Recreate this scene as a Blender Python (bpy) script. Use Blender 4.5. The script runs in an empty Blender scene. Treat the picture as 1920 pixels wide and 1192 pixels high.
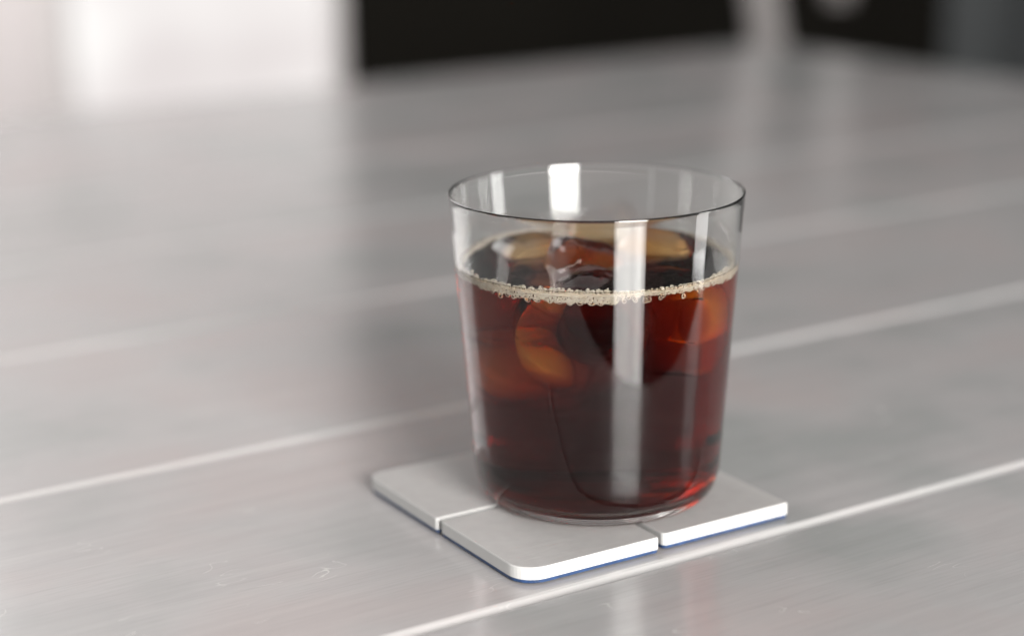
import bpy, bmesh, math, random
from mathutils import Vector, Matrix, noise

sc = bpy.context.scene
COL = sc.collection
V = Vector

# ------------------------------------------------------------------ camera
F_PX, PITCH, ROLL, CAM_H = 3441.6, 0.2635, -0.0163, 0.1973
cp, sp = math.cos(PITCH), math.sin(PITCH)
fwd = V((0, cp, -sp)); rt0 = V((1, 0, 0)); up0 = V((0, sp, cp))
rt = rt0 * math.cos(ROLL) + up0 * math.sin(ROLL)
up = up0 * math.cos(ROLL) - rt0 * math.sin(ROLL)
cd = bpy.data.cameras.new('camera'); cam = bpy.data.objects.new('camera', cd); COL.objects.link(cam)
cam.matrix_world = Matrix(((rt.x, up.x, -fwd.x, 0), (rt.y, up.y, -fwd.y, 0), (rt.z, up.z, -fwd.z, CAM_H), (0, 0, 0, 1)))
cd.sensor_width = 36.0; cd.lens = F_PX / 1920 * 36.0
cd.clip_start = 0.01; cd.clip_end = 50
cd.dof.use_dof = True; cd.dof.focus_distance = 0.497; cd.dof.aperture_fstop = 4.1; cd.dof.aperture_blades = 0
sc.camera = cam

# ------------------------------------------------------------------ world and lamps
w = bpy.data.worlds.new('World'); sc.world = w; w.use_nodes = True
bg = w.node_tree.nodes['Background']; bg.inputs[0].default_value = (1.0, 0.985, 0.975, 1); bg.inputs[1].default_value = 0.42

GLASS_IOR = 1.52
GX, GY = 0.0246, 0.5158          # axis of the glass
TC = 0.005                       # top of the coaster


def area(name, loc, target, sx, sy, radiance, color, spread=180):
    l = bpy.data.lights.new(name, 'AREA'); l.shape = 'RECTANGLE'; l.size = sx; l.size_y = sy
    l.spread = math.radians(spread)
    l.energy = radiance * math.pi * sx * sy; l.color = color
    o = bpy.data.objects.new(name, l); COL.objects.link(o); o.location = loc
    o.rotation_euler = (V(target) - V(loc)).to_track_quat('-Z', 'Y').to_euler()
    return o


# tall daylight openings on the photographer's side of the table (seen as strips in the glass)
ang = math.radians(23)
KEY = 17
key = area('daylight_window_lamp', (GX + 1.6 * math.sin(ang), GY - 1.6 * math.cos(ang), 0.10), (-0.42, 0.68, 0.10), 0.74, 1.75, KEY, (1.0, 0.978, 0.972), 95)
l = key.data; l.use_nodes = True; nt = l.node_tree        # soft uneven brightness across the opening
ge = nt.nodes.new('ShaderNodeNewGeometry'); sx = nt.nodes.new('ShaderNodeSeparateXYZ'); nt.links.new(ge.outputs['Parametric'], sx.inputs[0])
rp = nt.nodes.new('ShaderNodeValToRGB'); el = rp.color_ramp.elements; el[0].color = (.25, .25, .25, 1); el[1].color = (.35, .34, .33, 1)
for p, c in ((.14, 1.0), (.45, .95), (.60, .8), (.82, 1.0)):
    x = el.new(p); x.color = (c, c, c * .98, 1)
nt.links.new(sx.outputs['X'], rp.inputs[0]); nt.links.new(rp.outputs[0], nt.nodes['Emission'].inputs[0])
vr = nt.nodes.new('ShaderNodeMapRange'); vr.inputs[1].default_value = .44; vr.inputs[2].default_value = .54; vr.inputs[3].default_value = .22; vr.inputs[4].default_value = 1.0
nt.links.new(sx.outputs['Y'], vr.inputs[0]); nt.links.new(vr.outputs[0], nt.nodes['Emission'].inputs[1])
area('side_window_lamp', (GX + 1.9, GY - 0.12, 0.15), (GX, GY, 0.15), 0.42, 1.5, 5.5, (1.0, 0.978, 0.972))

area('left_daylight_lamp', (-1.25, 2.0, 1.0), (-0.3, 0.6, 0.0), 1.2, 1.1, 4.8, (1.0, 0.975, 0.972))

vs = sc.view_settings
vs.view_transform = 'Standard'; vs.look = 'None'; vs.exposure = 0.14; vs.gamma = 1.0; vs.use_curve_mapping = False
cy = sc.cycles
cy.use_denoising = True
cy.max_bounces = 32; cy.transmission_bounces = 28; cy.glossy_bounces = 10; cy.diffuse_bounces = 5; cy.transparent_max_bounces = 16
cy.sample_clamp_indirect = 12.0; cy.blur_glossy = 0.3
cy.caustics_refractive = True; cy.caustics_reflective = True

# ------------------------------------------------------------------ helpers
def mat(name):
    m = bpy.data.materials.new(name); m.use_nodes = True
    nt = m.node_tree
    b = nt.nodes.get('Principled BSDF')
    return m, nt, b


def N(nt, typ, **kw):
    n = nt.nodes.new(typ)
    for k, v in kw.items():
        if k.startswith('i_'):
            n.inputs[k[2:].replace('_', ' ')].default_value = v
        else:
            setattr(n, k, v)
    return n


def L(nt, a, b): nt.links.new(a, b)


def ramp(nt, stops, fac):
    r = nt.nodes.new('ShaderNodeValToRGB'); e = r.color_ramp.elements
    e[0].position, e[0].color = stops[0][0], (*stops[0][1], 1) if len(stops[0][1]) == 3 else stops[0][1]
    e[1].position, e[1].color = stops[-1][0], (*stops[-1][1], 1)
    for p, c in stops[1:-1]:
        x = e.new(p); x.color = (*c, 1)
    L(nt, fac, r.inputs[0])
    return r.outputs[0]


def link(name, me, parent=None, m=None, smooth=False):
    if m is not None:
        me.materials.append(m)
    if smooth:
        me.polygons.foreach_set('use_smooth', [True] * len(me.polygons))
    o = bpy.data.objects.new(name, me); COL.objects.link(o)
    if parent: o.parent = parent
    return o


def from_bm(name, bm, parent=None, m=None, smooth=False):
    bmesh.ops.recalc_face_normals(bm, faces=bm.faces[:])
    me = bpy.data.meshes.new(name); bm.to_mesh(me); bm.free()
    return link(name, me, parent, m, smooth)


def empty(name, loc=(0, 0, 0), rz=0.0):
    o = bpy.data.objects.new(name, None); COL.objects.link(o)
    o.location = loc; o.rotation_euler = (0, 0, rz); o.empty_display_size = 0.02
    return o


def tag(o, label=None, cat=None, group=None, kind=None):
    if label: o['label'] = label
    if cat: o['category'] = cat
    if group: o['group'] = group
    if kind: o['kind'] = kind
    return o


def box_bm(x0, x1, y0, y1, z0, z1, bev=0.0, seg=2):
    bm = bmesh.new()
    vv = [bm.verts.new((x, y, z)) for z in (z0, z1) for y in (y0, y1) for x in (x0, x1)]
    for f in ((0, 2, 3, 1), (4, 5, 7, 6), (0, 1, 5, 4), (2, 6, 7, 3), (0, 4, 6, 2), (1, 3, 7, 5)):
        bm.faces.new([vv[i] for i in f])
    if bev:
        bmesh.ops.bevel(bm, geom=bm.edges[:], offset=bev, segments=seg, profile=0.5, affect='EDGES')
    return bm


def lathe(profile, seg=160, close=False):
    """profile: list of (r, z); r == 0 gives a pole"""
    bm = bmesh.new(); rings = []
    for r, z in profile:
        if r < 1e-7:
            rings.append([bm.verts.new((0, 0, z))])
        else:
            rings.append([bm.verts.new((r * math.cos(2 * math.pi * i / seg), r * math.sin(2 * math.pi * i / seg), z)) for i in range(seg)])
    for a, b in zip(rings, rings[1:]):
        for i in range(seg):
            j = (i + 1) % seg
            if len(a) == 1: bm.faces.new((a[0], b[j], b[i]))
            elif len(b) == 1: bm.faces.new((a[i], a[j], b[0]))
            else: bm.faces.new((a[i], a[j], b[j], b[i]))
    return bm


def arc(cx, cz, r, a0, a1, n):
    return [(cx + r * math.cos(math.radians(a0 + (a1 - a0) * i / n)), cz + r * math.sin(math.radians(a0 + (a1 - a0) * i / n))) for i in range(n + 1)]


# ------------------------------------------------------------------ materials
def wood_paint(name='grey_stained_wood', edge=False):
    m, nt, b = mat(name)
    tc = N(nt, 'ShaderNodeTexCoord'); oi = N(nt, 'ShaderNodeObjectInfo')
    off = N(nt, 'ShaderNodeVectorMath', operation='MULTIPLY_ADD')
    L(nt, tc.outputs['Object'], off.inputs[0]); off.inputs[1].default_value = (1, 1, 1)
    rnd = N(nt, 'ShaderNodeVectorMath', operation='SCALE'); rnd.inputs[0].default_value = (7.3, 3.1, 5.7); L(nt, oi.outputs['Random'], rnd.inputs['Scale'])
    L(nt, rnd.outputs[0], off.inputs[2])
    st = N(nt, 'ShaderNodeMapping'); st.inputs['Scale'].default_value = (9, 160, 160); L(nt, off.outputs[0], st.inputs[0])
    g = N(nt, 'ShaderNodeTexNoise'); g.inputs['Scale'].default_value = 1.0; g.inputs['Detail'].default_value = 6; g.inputs['Roughness'].default_value = .65; g.inputs['Distortion'].default_value = .5
    L(nt, st.outputs[0], g.inputs['Vector'])
    st2 = N(nt, 'ShaderNodeMapping'); st2.inputs['Scale'].default_value = (60, 1300, 1300); L(nt, off.outputs[0], st2.inputs[0])
    g2 = N(nt, 'ShaderNodeTexNoise'); g2.inputs['Scale'].default_value = 1.0; g2.inputs['Detail'].default_value = 3; L(nt, st2.outputs[0], g2.inputs['Vector'])
    cl = N(nt, 'ShaderNodeTexNoise'); cl.inputs['Scale'].default_value = 14; cl.inputs['Detail'].default_value = 4; L(nt, off.outputs[0], cl.inputs['Vector'])
    c1 = ramp(nt, [(.30, (.295, .285, .283)), (.52, (.318, .308, .306)), (.75, (.342, .330, .327))], g.outputs[0])
    c2 = ramp(nt, [(.34, (.82, .865, .855)), (.5, (1, 1, 1)), (.66, (1.04, .975, .965))], cl.outputs[0])
    mx = N(nt, 'ShaderNodeMix', data_type='RGBA', blend_type='MULTIPLY'); mx.inputs[0].default_value = 1
    L(nt, c1, mx.inputs[6]); L(nt, c2, mx.inputs[7])
    fine = ramp(nt, [(.32, (.86, .86, .86)), (.5, (1, 1, 1)), (.8, (1.03, 1.03, 1.03))], g2.outputs[0])
    mx2 = N(nt, 'ShaderNodeMix', data_type='RGBA', blend_type='MULTIPLY'); mx2.inputs[0].default_value = .5
    L(nt, mx.outputs[2], mx2.inputs[6]); L(nt, fine, mx2.inputs[7])
    # thin pale scratches in places
    sm = N(nt, 'ShaderNodeMapping'); sm.inputs['Scale'].default_value = (38, 95, 40); sm.inputs['Rotation'].default_value = (0, 0, .5); L(nt, off.outputs[0], sm.inputs[0])
    sn = N(nt, 'ShaderNodeTexNoise'); sn.inputs['Scale'].default_value = 1; sn.inputs['Detail'].default_value = 1.5; sn.inputs['Distortion'].default_value = 1.2; L(nt, sm.outputs[0], sn.inputs['Vector'])
    sl = ramp(nt, [(.492, (0, 0, 0)), (.5, (1, 1, 1)), (.508, (0, 0, 0))], sn.outputs[0])
    mk = N(nt, 'ShaderNodeTexNoise'); mk.inputs['Scale'].default_value = 55; L(nt, off.outputs[0], mk.inputs['Vector'])
    mr = ramp(nt, [(.62, (0, 0, 0)), (.72, (1, 1, 1))], mk.outputs[0])
    mm = N(nt, 'ShaderNodeMath', operation='MULTIPLY'); L(nt, sl, mm.inputs[0]); L(nt, mr, mm.inputs[1])
    mq = N(nt, 'ShaderNodeMath', operation='MULTIPLY'); L(nt, mm.outputs[0], mq.inputs[0]); mq.inputs[1].default_value = .6
    mx3 = N(nt, 'ShaderNodeMix', data_type='RGBA'); L(nt, mq.outputs[0], mx3.inputs[0]); L(nt, mx2.outputs[2], mx3.inputs[6]); mx3.inputs[7].default_value = (.7, .68, .66, 1)
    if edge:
        mx4 = N(nt, 'ShaderNodeMix', data_type='RGBA'); mx4.inputs[0].default_value = .3  # paler mix paints in the light that the chamfers catch
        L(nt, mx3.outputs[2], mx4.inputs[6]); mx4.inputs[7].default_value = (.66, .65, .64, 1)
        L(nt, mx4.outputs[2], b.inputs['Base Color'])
    else:
        L(nt, mx3.outputs[2], b.inputs['Base Color'])
    rr = ramp(nt, [(.3, (.50,) * 3), (.7, (.62,) * 3)], cl.outputs[0])
    L(nt, rr, b.inputs['Roughness'])
    b.inputs['Specular IOR Level'].default_value = .25
    b.inputs['Coat Weight'].default_value = .9; b.inputs['Coat Roughness'].default_value = .18; b.inputs['Coat IOR'].default_value = 1.62
    bp = N(nt, 'ShaderNodeBump'); bp.inputs['Strength'].default_value = .07; bp.inputs['Distance'].default_value = .0004
    L(nt, g2.outputs[0], bp.inputs['Height']); L(nt, bp.outputs[0], b.inputs['Normal'])
    return m


M_WOOD = wood_paint()
M_EDGE = wood_paint('baked_edge_highlight', True)  # highlight on the joint chamfers, put into the colour


def simple(name, col, rough=.5, metal=0, noise_amt=.06, scale=40):
    m, nt, b = mat(name)
    tc = N(nt, 'ShaderNodeTexCoord'); n = N(nt, 'ShaderNodeTexNoise'); n.inputs['Scale'].default_value = scale; n.inputs['Detail'].default_value = 5
    L(nt, tc.outputs['Object'], n.inputs['Vector'])
    lo = tuple(c * (1 - noise_amt) for c in col); hi = tuple(min(1, c * (1 + noise_amt)) for c in col)
    L(nt, ramp(nt, [(.3, lo), (.7, hi)], n.outputs[0]), b.inputs['Base Color'])
    b.inputs['Roughness'].default_value = rough; b.inputs['Metallic'].default_value = metal
    return m


M_PAPER = simple('coaster_grey_face', (.335, .325, .318), .6, noise_amt=.04, scale=220)
nt = M_PAPER.node_tree; b = nt.nodes['Principled BSDF']; tcx = N(nt, 'ShaderNodeTexCoord'); mp = N(nt, 'ShaderNodeMapping'); mp.inputs['Scale'].default_value = (150, 1400, 1000)
L(nt, tcx.outputs['Object'], mp.inputs[0]); nx = N(nt, 'ShaderNodeTexNoise'); nx.inputs['Scale'].default_value = 1; nx.inputs['Detail'].default_value = 4; L(nt, mp.outputs[0], nx.inputs['Vector'])
bx = N(nt, 'ShaderNodeBump'); bx.inputs['Strength'].default_value = .3; bx.inputs['Distance'].default_value = .0003; L(nt, nx.outputs[0], bx.inputs['Height']); L(nt, bx.outputs[0], b.inputs['Normal'])
M_CORE = simple('coaster_white_core', (.40, .397, .388), .8, noise_amt=.02, scale=300)
M_BLUE = simple('coaster_blue_underside', (.012, .036, .10), .6, noise_amt=.3, scale=500)
M_DARK = simple('dark_wall_paint', (.0075, .0066, .005), .9)
M_DARK.node_tree.nodes['Principled BSDF'].inputs['Specular IOR Level'].default_value = .1
M_GREY = simple('charcoal_wall_paint', (.055, .06, .062), .7)
M_PALE = simple('pale_wall_plaster', (.74, .69, .685), .8)
M_FLOOR = simple('dark_floor', (.03, .03, .028), .6)
M_CHAIR = simple('pale_chair_paint', (.22, .205, .20), .6)
M_FRAME = simple('window_frame_paint', (.72, .68, .67), .5)
M_LEG = simple('table_leg_paint', (.25, .245, .24), .5)

m, nt, b = mat('daylit_pane'); M_PANE = m
nt.nodes.remove(b); em = N(nt, 'ShaderNodeEmission'); em.inputs[0].default_value = (1, .985, .965, 1); em.inputs[1].default_value = .95
tcp = N(nt, 'ShaderNodeTexCoord'); npn = N(nt, 'ShaderNodeTexNoise'); npn.inputs['Scale'].default_value = 2.6; L(nt, tcp.outputs['Object'], npn.inputs['Vector'])
L(nt, ramp(nt, [(.36, (.78, .73, .72)), (.52, (1, .97, .95)), (.7, (1, .985, .965))], npn.outputs[0]), em.inputs[0])
L(nt, em.outputs[0], nt.nodes['Material Output'].inputs[0])


def glass_mat(name, fog=False):
    m, nt, b = mat(name)
    nt.nodes.remove(b); out = nt.nodes['Material Output']
    g = N(nt, 'ShaderNodeBsdfGlass'); g.inputs['IOR'].default_value = GLASS_IOR; g.inputs['Roughness'].default_value = 0.0
    g.inputs[0].default_value = (.985, .99, .985, 1)
    if not fog:
        L(nt, g.outputs[0], out.inputs[0]); return m
    # condensation: fine droplets where the iced drink has cooled the wall
    tc = N(nt, 'ShaderNodeTexCoord'); sx = N(nt, 'ShaderNodeSeparateXYZ'); L(nt, tc.outputs['Object'], sx.inputs[0])
    wob = N(nt, 'ShaderNodeTexNoise'); wob.inputs['Scale'].default_value = 90; wob.inputs['Detail'].default_value = 3; L(nt, tc.outputs['Object'], wob.inputs['Vector'])
    zz = N(nt, 'ShaderNodeMath', operation='MULTIPLY_ADD'); L(nt, wob.outputs[0], zz.inputs[0]); zz.inputs[1].default_value = .006; L(nt, sx.outputs['Z'], zz.inputs[2])
    band = ramp(nt, [(.0325 * 10, (0, 0, 0)), (.0345 * 10, (1, 1, 1)), (.062 * 10, (1, 1, 1)), (.073 * 10, (0, 0, 0))], N(nt, 'ShaderNodeMath', operation='MULTIPLY').outputs[0])
    sc10 = nt.nodes[-1] if False else None
    mul = [n for n in nt.nodes if n.type == 'MATH' and n.operation == 'MULTIPLY'][0]
    L(nt, zz.outputs[0], mul.inputs[0]); mul.inputs[1].default_value = 10
    vo = N(nt, 'ShaderNodeTexVoronoi'); vo.inputs['Scale'].default_value = 1500; L(nt, tc.outputs['Object'], vo.inputs['Vector'])
    drop = ramp(nt, [(.25, (1, 1, 1)), (.5, (.25, .25, .25))], vo.outputs['Distance'])
    pat = N(nt, 'ShaderNodeTexNoise'); pat.inputs['Scale'].default_value = 150; L(nt, tc.outputs['Object'], pat.inputs['Vector'])
    pr = ramp(nt, [(.35, (.35, .35, .35)), (.6, (1, 1, 1))], pat.outputs[0])
    m1 = N(nt, 'ShaderNodeMath', operation='MULTIPLY'); L(nt, band, m1.inputs[0]); L(nt, drop, m1.inputs[1])
    m2 = N(nt, 'ShaderNodeMath', operation='MULTIPLY'); L(nt, m1.outputs[0], m2.inputs[0]); L(nt, pr, m2.inputs[1])
    m3 = N(nt, 'ShaderNodeMath', operation='MULTIPLY'); L(nt, m2.outputs[0], m3.inputs[0]); m3.inputs[1].default_value = .2
    bp = N(nt, 'ShaderNodeBump'); bp.inputs['Strength'].default_value = .35; bp.inputs['Distance'].default_value = .0002; L(nt, vo.outputs['Distance'], bp.inputs['Height']); bp.invert = True
    g2 = N(nt, 'ShaderNodeBsdfGlass'); g2.inputs['IOR'].default_value = GLASS_IOR; g2.inputs['Roughness'].default_value = .13; L(nt, bp.outputs[0], g2.inputs['Normal'])
    ms = N(nt, 'ShaderNodeMixShader'); L(nt, m3.outputs[0], ms.inputs[0]); L(nt, g.outputs[0], ms.inputs[1]); L(nt, g2.outputs[0], ms.inputs[2])
    L(nt, ms.outputs[0], out.inputs[0])
    return m


M_GLASS = glass_mat('clear_glass'); M_FOG = glass_mat('glass_with_condensation', True)


def liquid_mat(name, ior, sig, rough=0.0, col=(1, 1, 1)):
    m, nt, b = mat(name); nt.nodes.remove(b); out = nt.nodes['Material Output']
    g = N(nt, 'ShaderNodeBsdfGlass'); g.inputs['IOR'].default_value = ior; g.inputs['Roughness'].default_value = rough; g.inputs[0].default_value = (*col, 1)
    L(nt, g.outputs[0], out.inputs['Surface'])
    if sig:
        d = max(sig); va = N(nt, 'ShaderNodeVolumeAbsorption'); va.inputs['Density'].default_value = d
        va.inputs['Color'].default_value = (*(1 - s / d for s in sig), 1)
        L(nt, va.outputs[0], out.inputs['Volume'])
    return m, nt, g


M_COFFEE, ntc, gc = liquid_mat('black_coffee', 1.34, (43, 118, 255))
at = N(ntc, 'ShaderNodeAttribute', attribute_name='ior')          # index ratio of each boundary: air, glass wall or ice
L(ntc, at.outputs['Fac'], gc.inputs['IOR'])
M_ICE, nti, gi = liquid_mat('clear_ice', 1.31, None)
# under the coffee line the boundary is carried by the coffee's own cavity (almost index matched), above it by the ice
gp = N(nti, 'ShaderNodeNewGeometry'); sz = N(nti, 'ShaderNodeSeparateXYZ'); L(nti, gp.outputs['Position'], sz.inputs[0])
gt = N(nti, 'ShaderNodeMath', operation='GREATER_THAN'); L(nti, sz.outputs['Z'], gt.inputs[0]); gt.inputs[1].default_value = 0.0697 + TC + .0002
tb = N(nti, 'ShaderNodeBsdfTransparent'); mi = N(nti, 'ShaderNodeMixShader'); L(nti, gt.outputs[0], mi.inputs[0]); L(nti, tb.outputs[0], mi.inputs[1]); L(nti, gi.outputs[0], mi.inputs[2])
L(nti, mi.outputs[0], nti.nodes['Material Output'].inputs['Surface'])
tci = N(nti, 'ShaderNodeTexCoord'); ni = N(nti, 'ShaderNodeTexNoise'); ni.inputs['Scale'].default_value = 160; ni.inputs['Detail'].default_value = 3; L(nti, tci.outputs['Object'], ni.inputs['Vector'])
bi = N(nti, 'ShaderNodeBump'); bi.inputs['Strength'].default_value = .15; bi.inputs['Distance'].default_value = .001; L(nti, ni.outputs[0], bi.inputs['Height']); L(nti, bi.outputs[0], gi.inputs['Normal'])
M_BUBBLE, _, _ = liquid_mat('bubble_film', 1.5, None, 0.0, (.98, .93, .88))
m, nt, b = mat('coffee_foam'); M_FOAM = m
tcf = N(nt, 'ShaderNodeTexCoord'); nf = N(nt, 'ShaderNodeTexNoise'); nf.inputs['Scale'].default_value = 900; L(nt, tcf.outputs['Object'], nf.inputs['Vector'])
L(nt, ramp(nt, [(.3, (.84, .77, .66)), (.65, (.95, .91, .84))], nf.outputs[0]), b.inputs['Base Color'])
b.inputs['Roughness'].default_value = .05; b.inputs['Transmission Weight'].default_value = .7; b.inputs['IOR'].default_value = 1.16

# ------------------------------------------------------------------ setting: floor, walls, window
FZ = -0.74
tag(from_bm('floor', box_bm(-4, 4, -3, 6, FZ - .05, FZ), None, M_FLOOR), kind='structure')
WY = 2.75


def px_x(px, y):             # x of an image column at depth y, for laying out the far wall
    return (px - 960) / F_PX * (y * cp + .3 * sp)


xa, xb, xc = px_x(125, WY), px_x(655, WY), px_x(1770, WY)
tag(from_bm('wall_back_pale', box_bm(-3.0, xa - .03, WY, WY + .1, FZ, 1.9), None, M_PALE), kind='structure')
tag(from_bm('wall_back_dark', box_bm(xb + .004, xc, WY - .03, WY + .1, FZ, .95), None, M_DARK), kind='structure')
tag(from_bm('wall_back_grey', box_bm(xc + .002, 3.2, WY - .032, WY + .1, FZ, .953), None, M_GREY), kind='structure')
tag(from_bm('wall_above_window', box_bm(xa - .028, xb + .002, WY + .002, WY + .1, .40, 1.9), None, M_PALE), kind='structure')
win = empty('window', ((xa + xb) / 2, WY, FZ))
tag(win, 'bright daylit low window beside the black wall, behind the table', 'window')
hw = (xb - xa) / 2
from_bm('pane', box_bm(-hw + .002, hw - .002, .05, .06, .03, 1.08), win, M_PANE)
for x0, x1 in ((-hw - .026, -hw + .0), (hw - .022, hw)):
    from_bm('frame_post', box_bm(x0, x1, -.015, .045, .0, 1.12, .004), win, M_FRAME)
from_bm('frame_head', box_bm(-hw + .001, hw - .023, -.012, .045, 1.09, 1.12, .004), win, M_FRAME)
from_bm('frame_sill', box_bm(-hw + .001, hw - .023, -.012, .045, .0, .03, .004), win, M_FRAME)

# chair behind the far corner of the table
ch = empty('chair', (0.285, 1.98, FZ), math.radians(8))
tag(ch, 'pale chair with slanted back posts standing behind the far table corner', 'chair')


def bar_bm(p0, p1, w0, d0, w1=None, d1=None, n=10, bend=0.0, bev=.004):
    bm = bmesh.new(); w1 = w1 or w0; d1 = d1 or d0; rings = []
    p0, p1 = V(p0), V(p1)
    for i in range(n + 1):
        t = i / n; c = p0.lerp(p1, t) + V((bend * math.sin(math.pi * t), 0, 0)); a = w0 + (w1 - w0) * t; e = d0 + (d1 - d0) * t
        ring = []
        for k in range(12):
            th = 2 * math.pi * (k + .5) / 12; cx, sx_ = math.cos(th), math.sin(th)
            ring.append(bm.verts.new((c.x + a / 2 * math.copysign(abs(cx) ** .5, cx), c.y + e / 2 * math.copysign(abs(sx_) ** .5, sx_), c.z)))
        rings.append(ring)
    for r0, r1 in zip(rings, rings[1:]):
        for k in range(12): bm.faces.new((r0[k], r0[(k + 1) % 12], r1[(k + 1) % 12], r1[k]))
    bm.faces.new(rings[0][::-1]); bm.faces.new(rings[-1])
    return bm


from_bm('seat', box_bm(-.05, .53, -.05, .36, .42, .45, .01), ch, M_CHAIR)
for (x, y) in ((-.02, .33), (.50, .33), (.50, -.02)):
    from_bm('leg', bar_bm((x, y, 0), (x, y, .42), .032, .032), ch, M_CHAIR, True)
from_bm('leg', bar_bm((-.02, -.02, 0), (-.02, -.02, .42), .032, .032), ch, M_CHAIR, True)
from_bm('back_post', bar_bm((.018, -.03, .45), (-.075, -.06, 1.0), .038, .03, .032, .028, bend=.008), ch, M_CHAIR, True)
from_bm('back_post', bar_bm((.50, .29, .45), (.54, .34, 1.0), .045, .03, .038, .028), ch, M_CHAIR, True)
from_bm('backrest', bar_bm((.105, .10, .735), (.10, .09, .98), .028, .02, .05, .02, n=14), ch, M_CHAIR, True)
from_bm('top_rail', box_bm(-.10, .56, .02, .045, .955, 1.02, .008), ch, M_CHAIR).rotation_euler = (0, 0, 0)

# ------------------------------------------------------------------ table
PT, POFF, PSP = 0.5601, 0.3755, 0.1530
tbl = empty('table', (0, 0, 0), PT)
tag(tbl, 'long grey wooden table of wide parallel boards with joints catching the light', 'table')
X0, X1 = -1.0, 1.085


def plank_mesh(wd=PSP):
    """one board: local x along the board, y across from 0 to PSP, top at z = 0, eased edges"""
    g, t = .0003, .028
    pr = [(g, -t), (g, -.0021), (.0006, -.00135), (.0028, -.00022), (.0038, 0.0), (wd - .0020, 0), (wd - .0012, -.0003), (wd - g, -.0014), (wd - g, -t)]
    bm = bmesh.new()
    a = [bm.verts.new((X0, y, z)) for y, z in pr]; c = [bm.verts.new((X1, y, z)) for y, z in pr]
    n = len(pr)
    for i in range(n):
        f = bm.faces.new((a[i], a[(i + 1) % n], c[(i + 1) % n], c[i]))
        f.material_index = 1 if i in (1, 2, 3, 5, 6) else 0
    bm.faces.new(a); bm.faces.new(c[::-1])
    bmesh.ops.recalc_face_normals(bm, faces=bm.faces[:])
    me = bpy.data.meshes.new('plank'); bm.to_mesh(me); bm.free()
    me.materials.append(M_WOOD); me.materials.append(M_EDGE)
    return me


pm = plank_mesh()
random.seed(4)
NEAR = -.059
for k in range(-1, 6):
    ex = NEAR if k == -1 else 0.0           # outermost board narrowed out of view to shape the strip reflected in the glass
    o = link('plank', plank_mesh(PSP + ex) if ex else pm, tbl); o.location = (0, POFF + k * PSP - ex, 0)
y0, y1 = POFF - PSP - NEAR, POFF + 6 * PSP
for x in (X0 + .12, X1 - .20):
    for y in (y0 + .06, y1 - .14):
        from_bm('leg', box_bm(x, x + .07, y, y + .07, FZ, -.028, .004), tbl, M_LEG)
from_bm('apron', box_bm(X0 + .193, X1 - .203, y0 + .08, y0 + .105, -.12, -.0285), tbl, M_LEG)
from_bm('apron', box_bm(X0 + .193, X1 - .203, y1 - .12, y1 - .095, -.12, -.0285), tbl, M_LEG)

# ------------------------------------------------------------------ coaster of four panels
CTH, CS = 0.5429, 0.0913
cst = empty('coaster', (0.0172, 0.5164, 0.0004), CTH)
tag(cst, 'grey topped square coaster of four panels with white edges and blue underside', 'coaster')


def rrect(x0, x1, y0, y1, rad):
    """outline with one radius per corner: (x0,y0),(x1,y0),(x1,y1),(x0,y1)"""
    pts = []
    for (cx, cy_, sx_, sy, a0, r) in ((x0, y0, 1, 1, 180, rad[0]), (x1, y0, -1, 1, 270, rad[1]), (x1, y1, -1, -1, 0, rad[2]), (x0, y1, 1, -1, 90, rad[3])):
        n = 10
        for i in range(n + 1):
            a = math.radians(a0 + 90 * i / n)
            pts.append((cx + sx_ * r + r * math.cos(a), cy_ + sy * r + r * math.sin(a)))
    return pts


def slab(name, pts, levels, m, parent):
    """levels: list of (z, inset)"""
    bm = bmesh.new(); rings = []
    cx = sum(p[0] for p in pts) / len(pts); cy_ = sum(p[1] for p in pts) / len(pts)
    for z, ins in levels:
        ring = []
        for x, y in pts:
            dx, dy = x - cx, y - cy_; d = math.hypot(dx, dy)
            ring.append(bm.verts.new((x - dx / d * ins, y - dy / d * ins, z)))
        rings.append(ring)
    n = len(pts)
    for a, c in zip(rings, rings[1:]):
        for i in range(n): bm.faces.new((a[i], a[(i + 1) % n], c[(i + 1) % n], c[i]))
    bm.faces.new(rings[0][::-1]); bm.faces.new(rings[-1])
    return from_bm(name, bm, parent, m)


H2, GP = CS / 2, .0010
rs = .0008
panels = [  # x0,x1,y0,y1, corner radii, offset, (front, right, back, left)
    (-H2, -GP, -H2, -GP, (.0075, rs, rs, rs), (0, 0), .0),
    (GP, H2, -H2, -GP, (.0016, .0009, rs, rs), (.0003, .0010), -.1),
    (GP, H2, GP, H2, (rs, rs, .005, rs), (.0003, .0002), .0),
    (-H2, -GP, GP, H2, (rs, rs, rs, .0055), (-.0002, .0002), .0),
]
for (x0, x1, ya, yb, rad, offs, z) in panels:
    pts = rrect(x0 + offs[0], x1 + offs[0], ya + offs[1], yb + offs[1], rad)
    p = slab('panel', pts, [(.00102, .0), (.0042, 0), (.00455, .0002)], M_CORE, cst)
    slab('top_face', pts, [(.00455, .00025), (.0046, .0004)], M_PAPER, p)
    slab('underside', pts, [(0, .0003), (.00100, .0001)], M_BLUE, p)

# ------------------------------------------------------------------ tumbler
H, ZL, RLOW, RB, RTOP = 0.0904, 0.0697, 0.0363, 0.0318, 0.0425
ZLOW, TH = 0.009, 0.0009


def r_out(z): return RLOW + (RTOP - RLOW) * (z - ZLOW) / (H - ZLOW)
def r_in(z): return r_out(z) - TH


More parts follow.
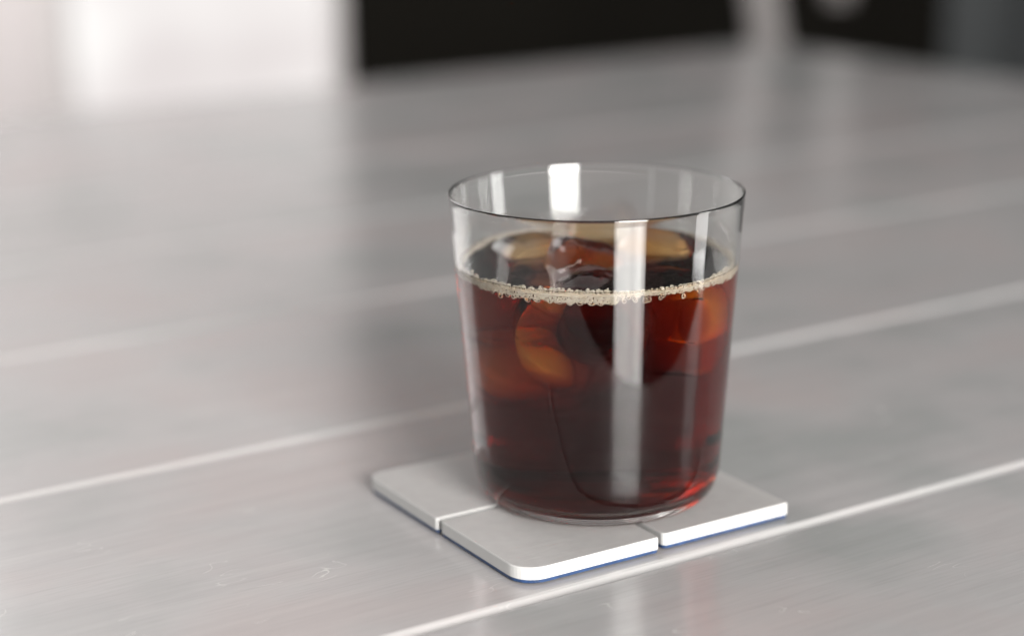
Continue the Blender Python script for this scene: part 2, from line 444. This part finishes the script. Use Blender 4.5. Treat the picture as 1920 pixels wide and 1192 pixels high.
tumbler = empty('glass_tumbler', (GX, GY, TC + .0002))
tag(tumbler, 'clear thin tapered glass tumbler of iced coffee on the square coaster', 'glass')
outer = [(0, .0010), (RB - .009, .0010), (RB - .006, .0007), (RB - .0035, .0001)]
outer += [(RB - .002, 0.0), (RB, .0004)]
outer += [(RB + .0018, .0017), (RB + .0031, .0037), (RB + .0039, .0060), (RLOW, ZLOW)]
outer += [(r_out(z), z) for z in [ZLOW + (H - .0008 - ZLOW) * i / 24 for i in range(1, 25)]]
rim_r = (TH - .0003) / 2
rim = [(r_out(H) - rim_r + rim_r * math.cos(a), H - .0006 + .0006 * math.sin(a)) for a in [math.pi * i / 8 for i in range(1, 8)]]
ZTOP = ZL + .0009            # where the coffee wets the wall: below it the coffee's own surface is the inner face
inner = [(r_in(z) + .0003 * max(0.0, (z - H + .010) / .010), z) for z in [H - .0008 - (H - .0008 - ZTOP) * i / 12 for i in range(0, 13)]]
base_in = [(RB + .0021, .0085), (RB + .0010, .0062), (RB - .0012, .0044), (RB - .0040, .0035), (RB - .010, .0032), (0, .0031)]
bm = lathe(outer + rim + inner, 192)
bmesh.ops.recalc_face_normals(bm, faces=bm.faces[:])
nout = len(outer)
for f in bm.faces:
    c = f.calc_center_median(); r = math.hypot(c.x, c.y)
    if ZLOW < c.z < H - .002 and r > r_out(c.z) - TH * .5: f.material_index = 1
me = bpy.data.meshes.new('body'); bm.to_mesh(me); bm.free(); me.materials.append(M_GLASS); me.materials.append(M_FOG)
link('body', me, tumbler, None, True)

# ------------------------------------------------------------------ ice cubes (melted blocks with a hollow)
def eval_mesh(o):
    dg = bpy.context.evaluated_depsgraph_get(); dg.update()
    return bpy.data.meshes.new_from_object(o.evaluated_get(dg))


def round_block(sx_, sy, sz):
    bm = bmesh.new(); bmesh.ops.create_cone(bm, cap_ends=True, segments=48, radius1=.5, radius2=.5, depth=1)
    for v in bm.verts: v.co = V((v.co.x * sx_, v.co.z * sy, v.co.y * sz))
    return bm


def ice_mesh(sx_, sy, sz, hole_r, hole_depth, seed, hx=0.0, hz=0.0):
    b1 = link('tmp', bpy.data.meshes.new('tmp')); bm = round_block(sx_, sy, sz) if hole_r else box_bm(-sx_ / 2, sx_ / 2, -sy / 2, sy / 2, -sz / 2, sz / 2, min(sx_, sy, sz) * .30, 4); bmesh.ops.recalc_face_normals(bm, faces=bm.faces[:]); bm.to_mesh(b1.data); bm.free()
    tmp = [b1]
    if hole_r:
        bm = bmesh.new(); bmesh.ops.create_cone(bm, cap_ends=True, segments=32, radius1=hole_r * .82, radius2=hole_r, depth=hole_depth * 2)
        b2 = link('tmp', bpy.data.meshes.new('tmp')); bm.to_mesh(b2.data); bm.free()
        b2.rotation_euler = (math.radians(90), 0, 0); b2.location = (hx, -sy / 2, hz); tmp.append(b2)
        md = b1.modifiers.new('b', 'BOOLEAN'); md.object = b2; md.operation = 'DIFFERENCE'; md.solver = 'EXACT'
    rm = b1.modifiers.new('r', 'REMESH'); rm.mode = 'VOXEL'; rm.voxel_size = .0007
    sm = b1.modifiers.new('s', 'SMOOTH'); sm.factor = .6; sm.iterations = 14
    me = eval_mesh(b1)
    for o in tmp: bpy.data.objects.remove(o)
    for v in me.vertices:
        n = noise.noise(v.co * 95 + V((seed * 7.1, 0, 0))) * .0005 + noise.noise(v.co * 300 + V((0, seed * 3.3, 0))) * .0001
        v.co += v.normal * n
    me.materials.clear(); me.materials.append(M_ICE)
    me.polygons.foreach_set('use_smooth', [True] * len(me.polygons))
    me.name = 'ice_cube'
    return me


ICE = [  # size, hole radius, depth, centre (relative to the glass), rotation, label, hole centre
    ((.034, .023, .032), .0098, .0265, (-.0050, -.0222, .0555), (4, 4, -10), 'ice cube with a round hollow pressed against the glass below the foam', (.0035, .0035)),
    ((.025, .019, .028), .0072, .0220, (.0212, -.0150, .0550), (-4, -8, 42), 'ice cube with a hollow under the coffee against the orange lit rim of the drink', (-.002, .003)),
    ((.021, .017, .019), .0, .0, (-.0040, -.0020, .0660), (10, 14, 24), 'peaked ice cube sticking up highest out of the coffee', (0, 0)),
    ((.023, .024, .026), .0, .0, (-.0190, .0155, .0598), (3, -4, 24), 'flat amber ice cube barely breaking the coffee surface beside the peaked cube', (0, 0)),
    ((.025, .022, .027), .0, .0, (.0185, .0150, .0600), (6, 8, -18), 'ice cube with a pale wet top on the other side of the peaked cube', (0, 0)),
    ((.018, .011, .024), .0, .0, (.0010, .0310, .0600), (5, 4, 3), 'small ice cube against the far wall of the glass behind the peaked cube', (0, 0)),
    ((.023, .018, .021), .0, .0, (-.0170, -.0010, .0425), (8, -6, 12), 'added sunken ice cube passing light behind the hollow one, under the peaked cube', (0, 0)),  # added cube, displaces coffee so more light reaches the ring
    ((.026, .018, .020), .0, .0, (-.0130, .0205, .0350), (-6, 5, -8), 'lowest added ice cube, clearing the light path deep in the coffee', (0, 0)),  # second added cube, extends the clear path towards the back wall
]
cutters = []
for i, (s, hr, hd, c, rot, lab, hc) in enumerate(ICE):
    o = link('ice_cube', ice_mesh(*s, hr, hd, i + 1, *hc))
    o.location = (GX + c[0], GY + c[1], TC + c[2]); o.rotation_euler = [math.radians(a) for a in rot]
    tag(o, lab, 'ice cube', 'ice cubes floating in the coffee')
    cme = o.data.copy()
    for v in o.data.vertices: cme.vertices[v.index].co = v.co - v.normal * .00012
    co = bpy.data.objects.new('cut', cme); COL.objects.link(co); co.location = o.location; co.rotation_euler = o.rotation_euler
    cutters.append(co)

# ------------------------------------------------------------------ coffee
prof = list(reversed(base_in))
prof += [(r_in(z), z) for z in [.0115 + (ZTOP - .0115) * i / 16 for i in range(17)]]
for i in range(1, 9):
    d = .0035 * i / 8
    prof.append((r_in(ZL) - d, ZL + .0009 * math.exp(-d / .0011)))
prof += [(.030, ZL), (.024, ZL), (.018, ZL), (.012, ZL), (.006, ZL), (0, ZL)]
bm = lathe(prof, 160)
cof = from_bm('coffee', bm, None, None); cof.location = (GX, GY, TC + .0002)
cof.data.materials.append(M_COFFEE)
for c in cutters:
    md = cof.modifiers.new('ice', 'BOOLEAN'); md.object = c; md.operation = 'DIFFERENCE'; md.solver = 'EXACT'
cme = eval_mesh(cof); cof.modifiers.clear(); cof.data = cme; cme.materials.clear(); cme.materials.append(M_COFFEE)
cme.polygons.foreach_set('use_smooth', [True] * len(cme.polygons))
try: cme.set_sharp_from_angle(angle=math.radians(40))
except Exception: pass
wall = cme.attributes.new('ior', 'FLOAT', 'FACE')
for p in cme.polygons:
    c = p.center; r = math.hypot(c.x, c.y)
    on = (c.z < ZTOP - .0001 and c.z > .0085 and r > r_in(c.z) - .00006) or (c.z < .0090 and p.normal.z < .2)
    wall.data[p.index].value = 1.34 / GLASS_IOR if on else (1.34 / 1.31 if c.z < ZL - .0001 else 1.34)
for c in cutters: bpy.data.objects.remove(c)
tag(cof, 'dark red brown iced coffee filling most of the clear tumbler', 'coffee')

# foam ring: small bubbles gathered along the wall
random.seed(11)
ico = bmesh.new(); bmesh.ops.create_icosphere(ico, subdivisions=2, radius=1.0)
iv = [v.co.copy() for v in ico.verts]; ifc = [[v.index for v in f.verts] for f in ico.faces]; ico.free()


def front_w(a):      # a: direction round the glass, -90 deg faces the camera; how thick the foam is there (0..1)
    d = (math.degrees(a) + 90 + 180) % 360 - 180
    base = .35 + .65 * math.exp(-(d / 75) ** 2)
    base *= .62 + .38 * math.sin(math.radians(d * 2.1 - 70)) if d > 5 else 1.0
    return max(.12, base * (0.8 + .35 * noise.noise(V((d * .06, 0, 3.3)))))


vs_, fs_ = [], []
for i in range(9000):
    a = random.uniform(0, 2 * math.pi); wgt = front_w(a)
    if random.random() > wgt + .15: continue
    r = random.choice((.00015, .0002, .00026, .00034, .00048)) * random.uniform(.85, 1.2)
    dep = abs(random.gauss(0, .0007)) * (0.5 + wgt)
    zo = random.uniform(-.0031, .0009) * wgt + random.uniform(-.0002, .0006)
    rad = r_in(ZL + zo) - r - .00012 - dep
    if zo < -.0004: rad = r_in(ZL + zo) - r - .00012
    c = V((rad * math.cos(a), rad * math.sin(a), ZL + zo)); n0 = len(vs_)
    vs_ += [c + v * r for v in iv]; fs_ += [[j + n0 for j in f] for f in ifc]
# the wet film between the bubbles, with an uneven lower edge
nseg = 420
for i in range(nseg):
    a0, a1 = 2 * math.pi * i / nseg, 2 * math.pi * (i + 1) / nseg
    n0 = len(vs_)
    for a in (a0, a1):
        wgt = front_w(a); lo = ZL - .0007 * wgt * (.75 + .5 * noise.noise(V((math.cos(a) * 9, math.sin(a) * 9, 1.7)))) - .0001; hi = ZL + .0003 * wgt
        for (z, dr) in ((lo, .00016), (hi, .00016), (hi, .00045), (lo, .00045)):
            r = r_in(z) - dr; vs_.append(V((r * math.cos(a), r * math.sin(a), z)))
    fs_ += [[n0 + q, n0 + (q + 1) % 4, n0 + 4 + (q + 1) % 4, n0 + 4 + q] for q in range(4)]
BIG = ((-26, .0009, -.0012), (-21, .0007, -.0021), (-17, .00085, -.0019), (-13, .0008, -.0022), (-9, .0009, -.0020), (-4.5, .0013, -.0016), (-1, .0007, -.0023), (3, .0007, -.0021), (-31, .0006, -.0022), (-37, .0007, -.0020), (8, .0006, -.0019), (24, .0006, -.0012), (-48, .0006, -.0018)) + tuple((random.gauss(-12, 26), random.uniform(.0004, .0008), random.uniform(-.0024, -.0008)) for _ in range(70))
for d, r, dz in BIG:                                   # cream ring modelling the bright outline where each larger bubble wets the glass
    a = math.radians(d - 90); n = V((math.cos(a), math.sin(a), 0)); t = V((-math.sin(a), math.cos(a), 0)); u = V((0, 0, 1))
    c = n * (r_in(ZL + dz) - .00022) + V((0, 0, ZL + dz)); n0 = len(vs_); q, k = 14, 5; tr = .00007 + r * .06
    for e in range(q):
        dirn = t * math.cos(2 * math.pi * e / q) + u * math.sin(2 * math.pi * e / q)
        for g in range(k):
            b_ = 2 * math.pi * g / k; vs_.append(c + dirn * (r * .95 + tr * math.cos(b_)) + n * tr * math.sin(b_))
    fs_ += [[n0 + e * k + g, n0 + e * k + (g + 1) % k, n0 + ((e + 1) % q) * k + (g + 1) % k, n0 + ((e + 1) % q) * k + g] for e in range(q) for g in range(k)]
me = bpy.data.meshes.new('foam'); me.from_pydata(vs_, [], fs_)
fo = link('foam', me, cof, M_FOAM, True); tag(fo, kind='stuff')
bub = bpy.data.meshes.new('bubble'); bub.from_pydata(iv, [], ifc); bub.materials.append(M_BUBBLE)
bub.polygons.foreach_set('use_smooth', [True] * len(bub.polygons))
for d, r, dz in BIG:
    a = math.radians(d - 90); rad = r_in(ZL + dz) - r - .00012
    o = bpy.data.objects.new('bubble', bub); COL.objects.link(o); o.parent = cof
    o.location = (rad * math.cos(a), rad * math.sin(a), ZL + dz); o.scale = (r, r, r)
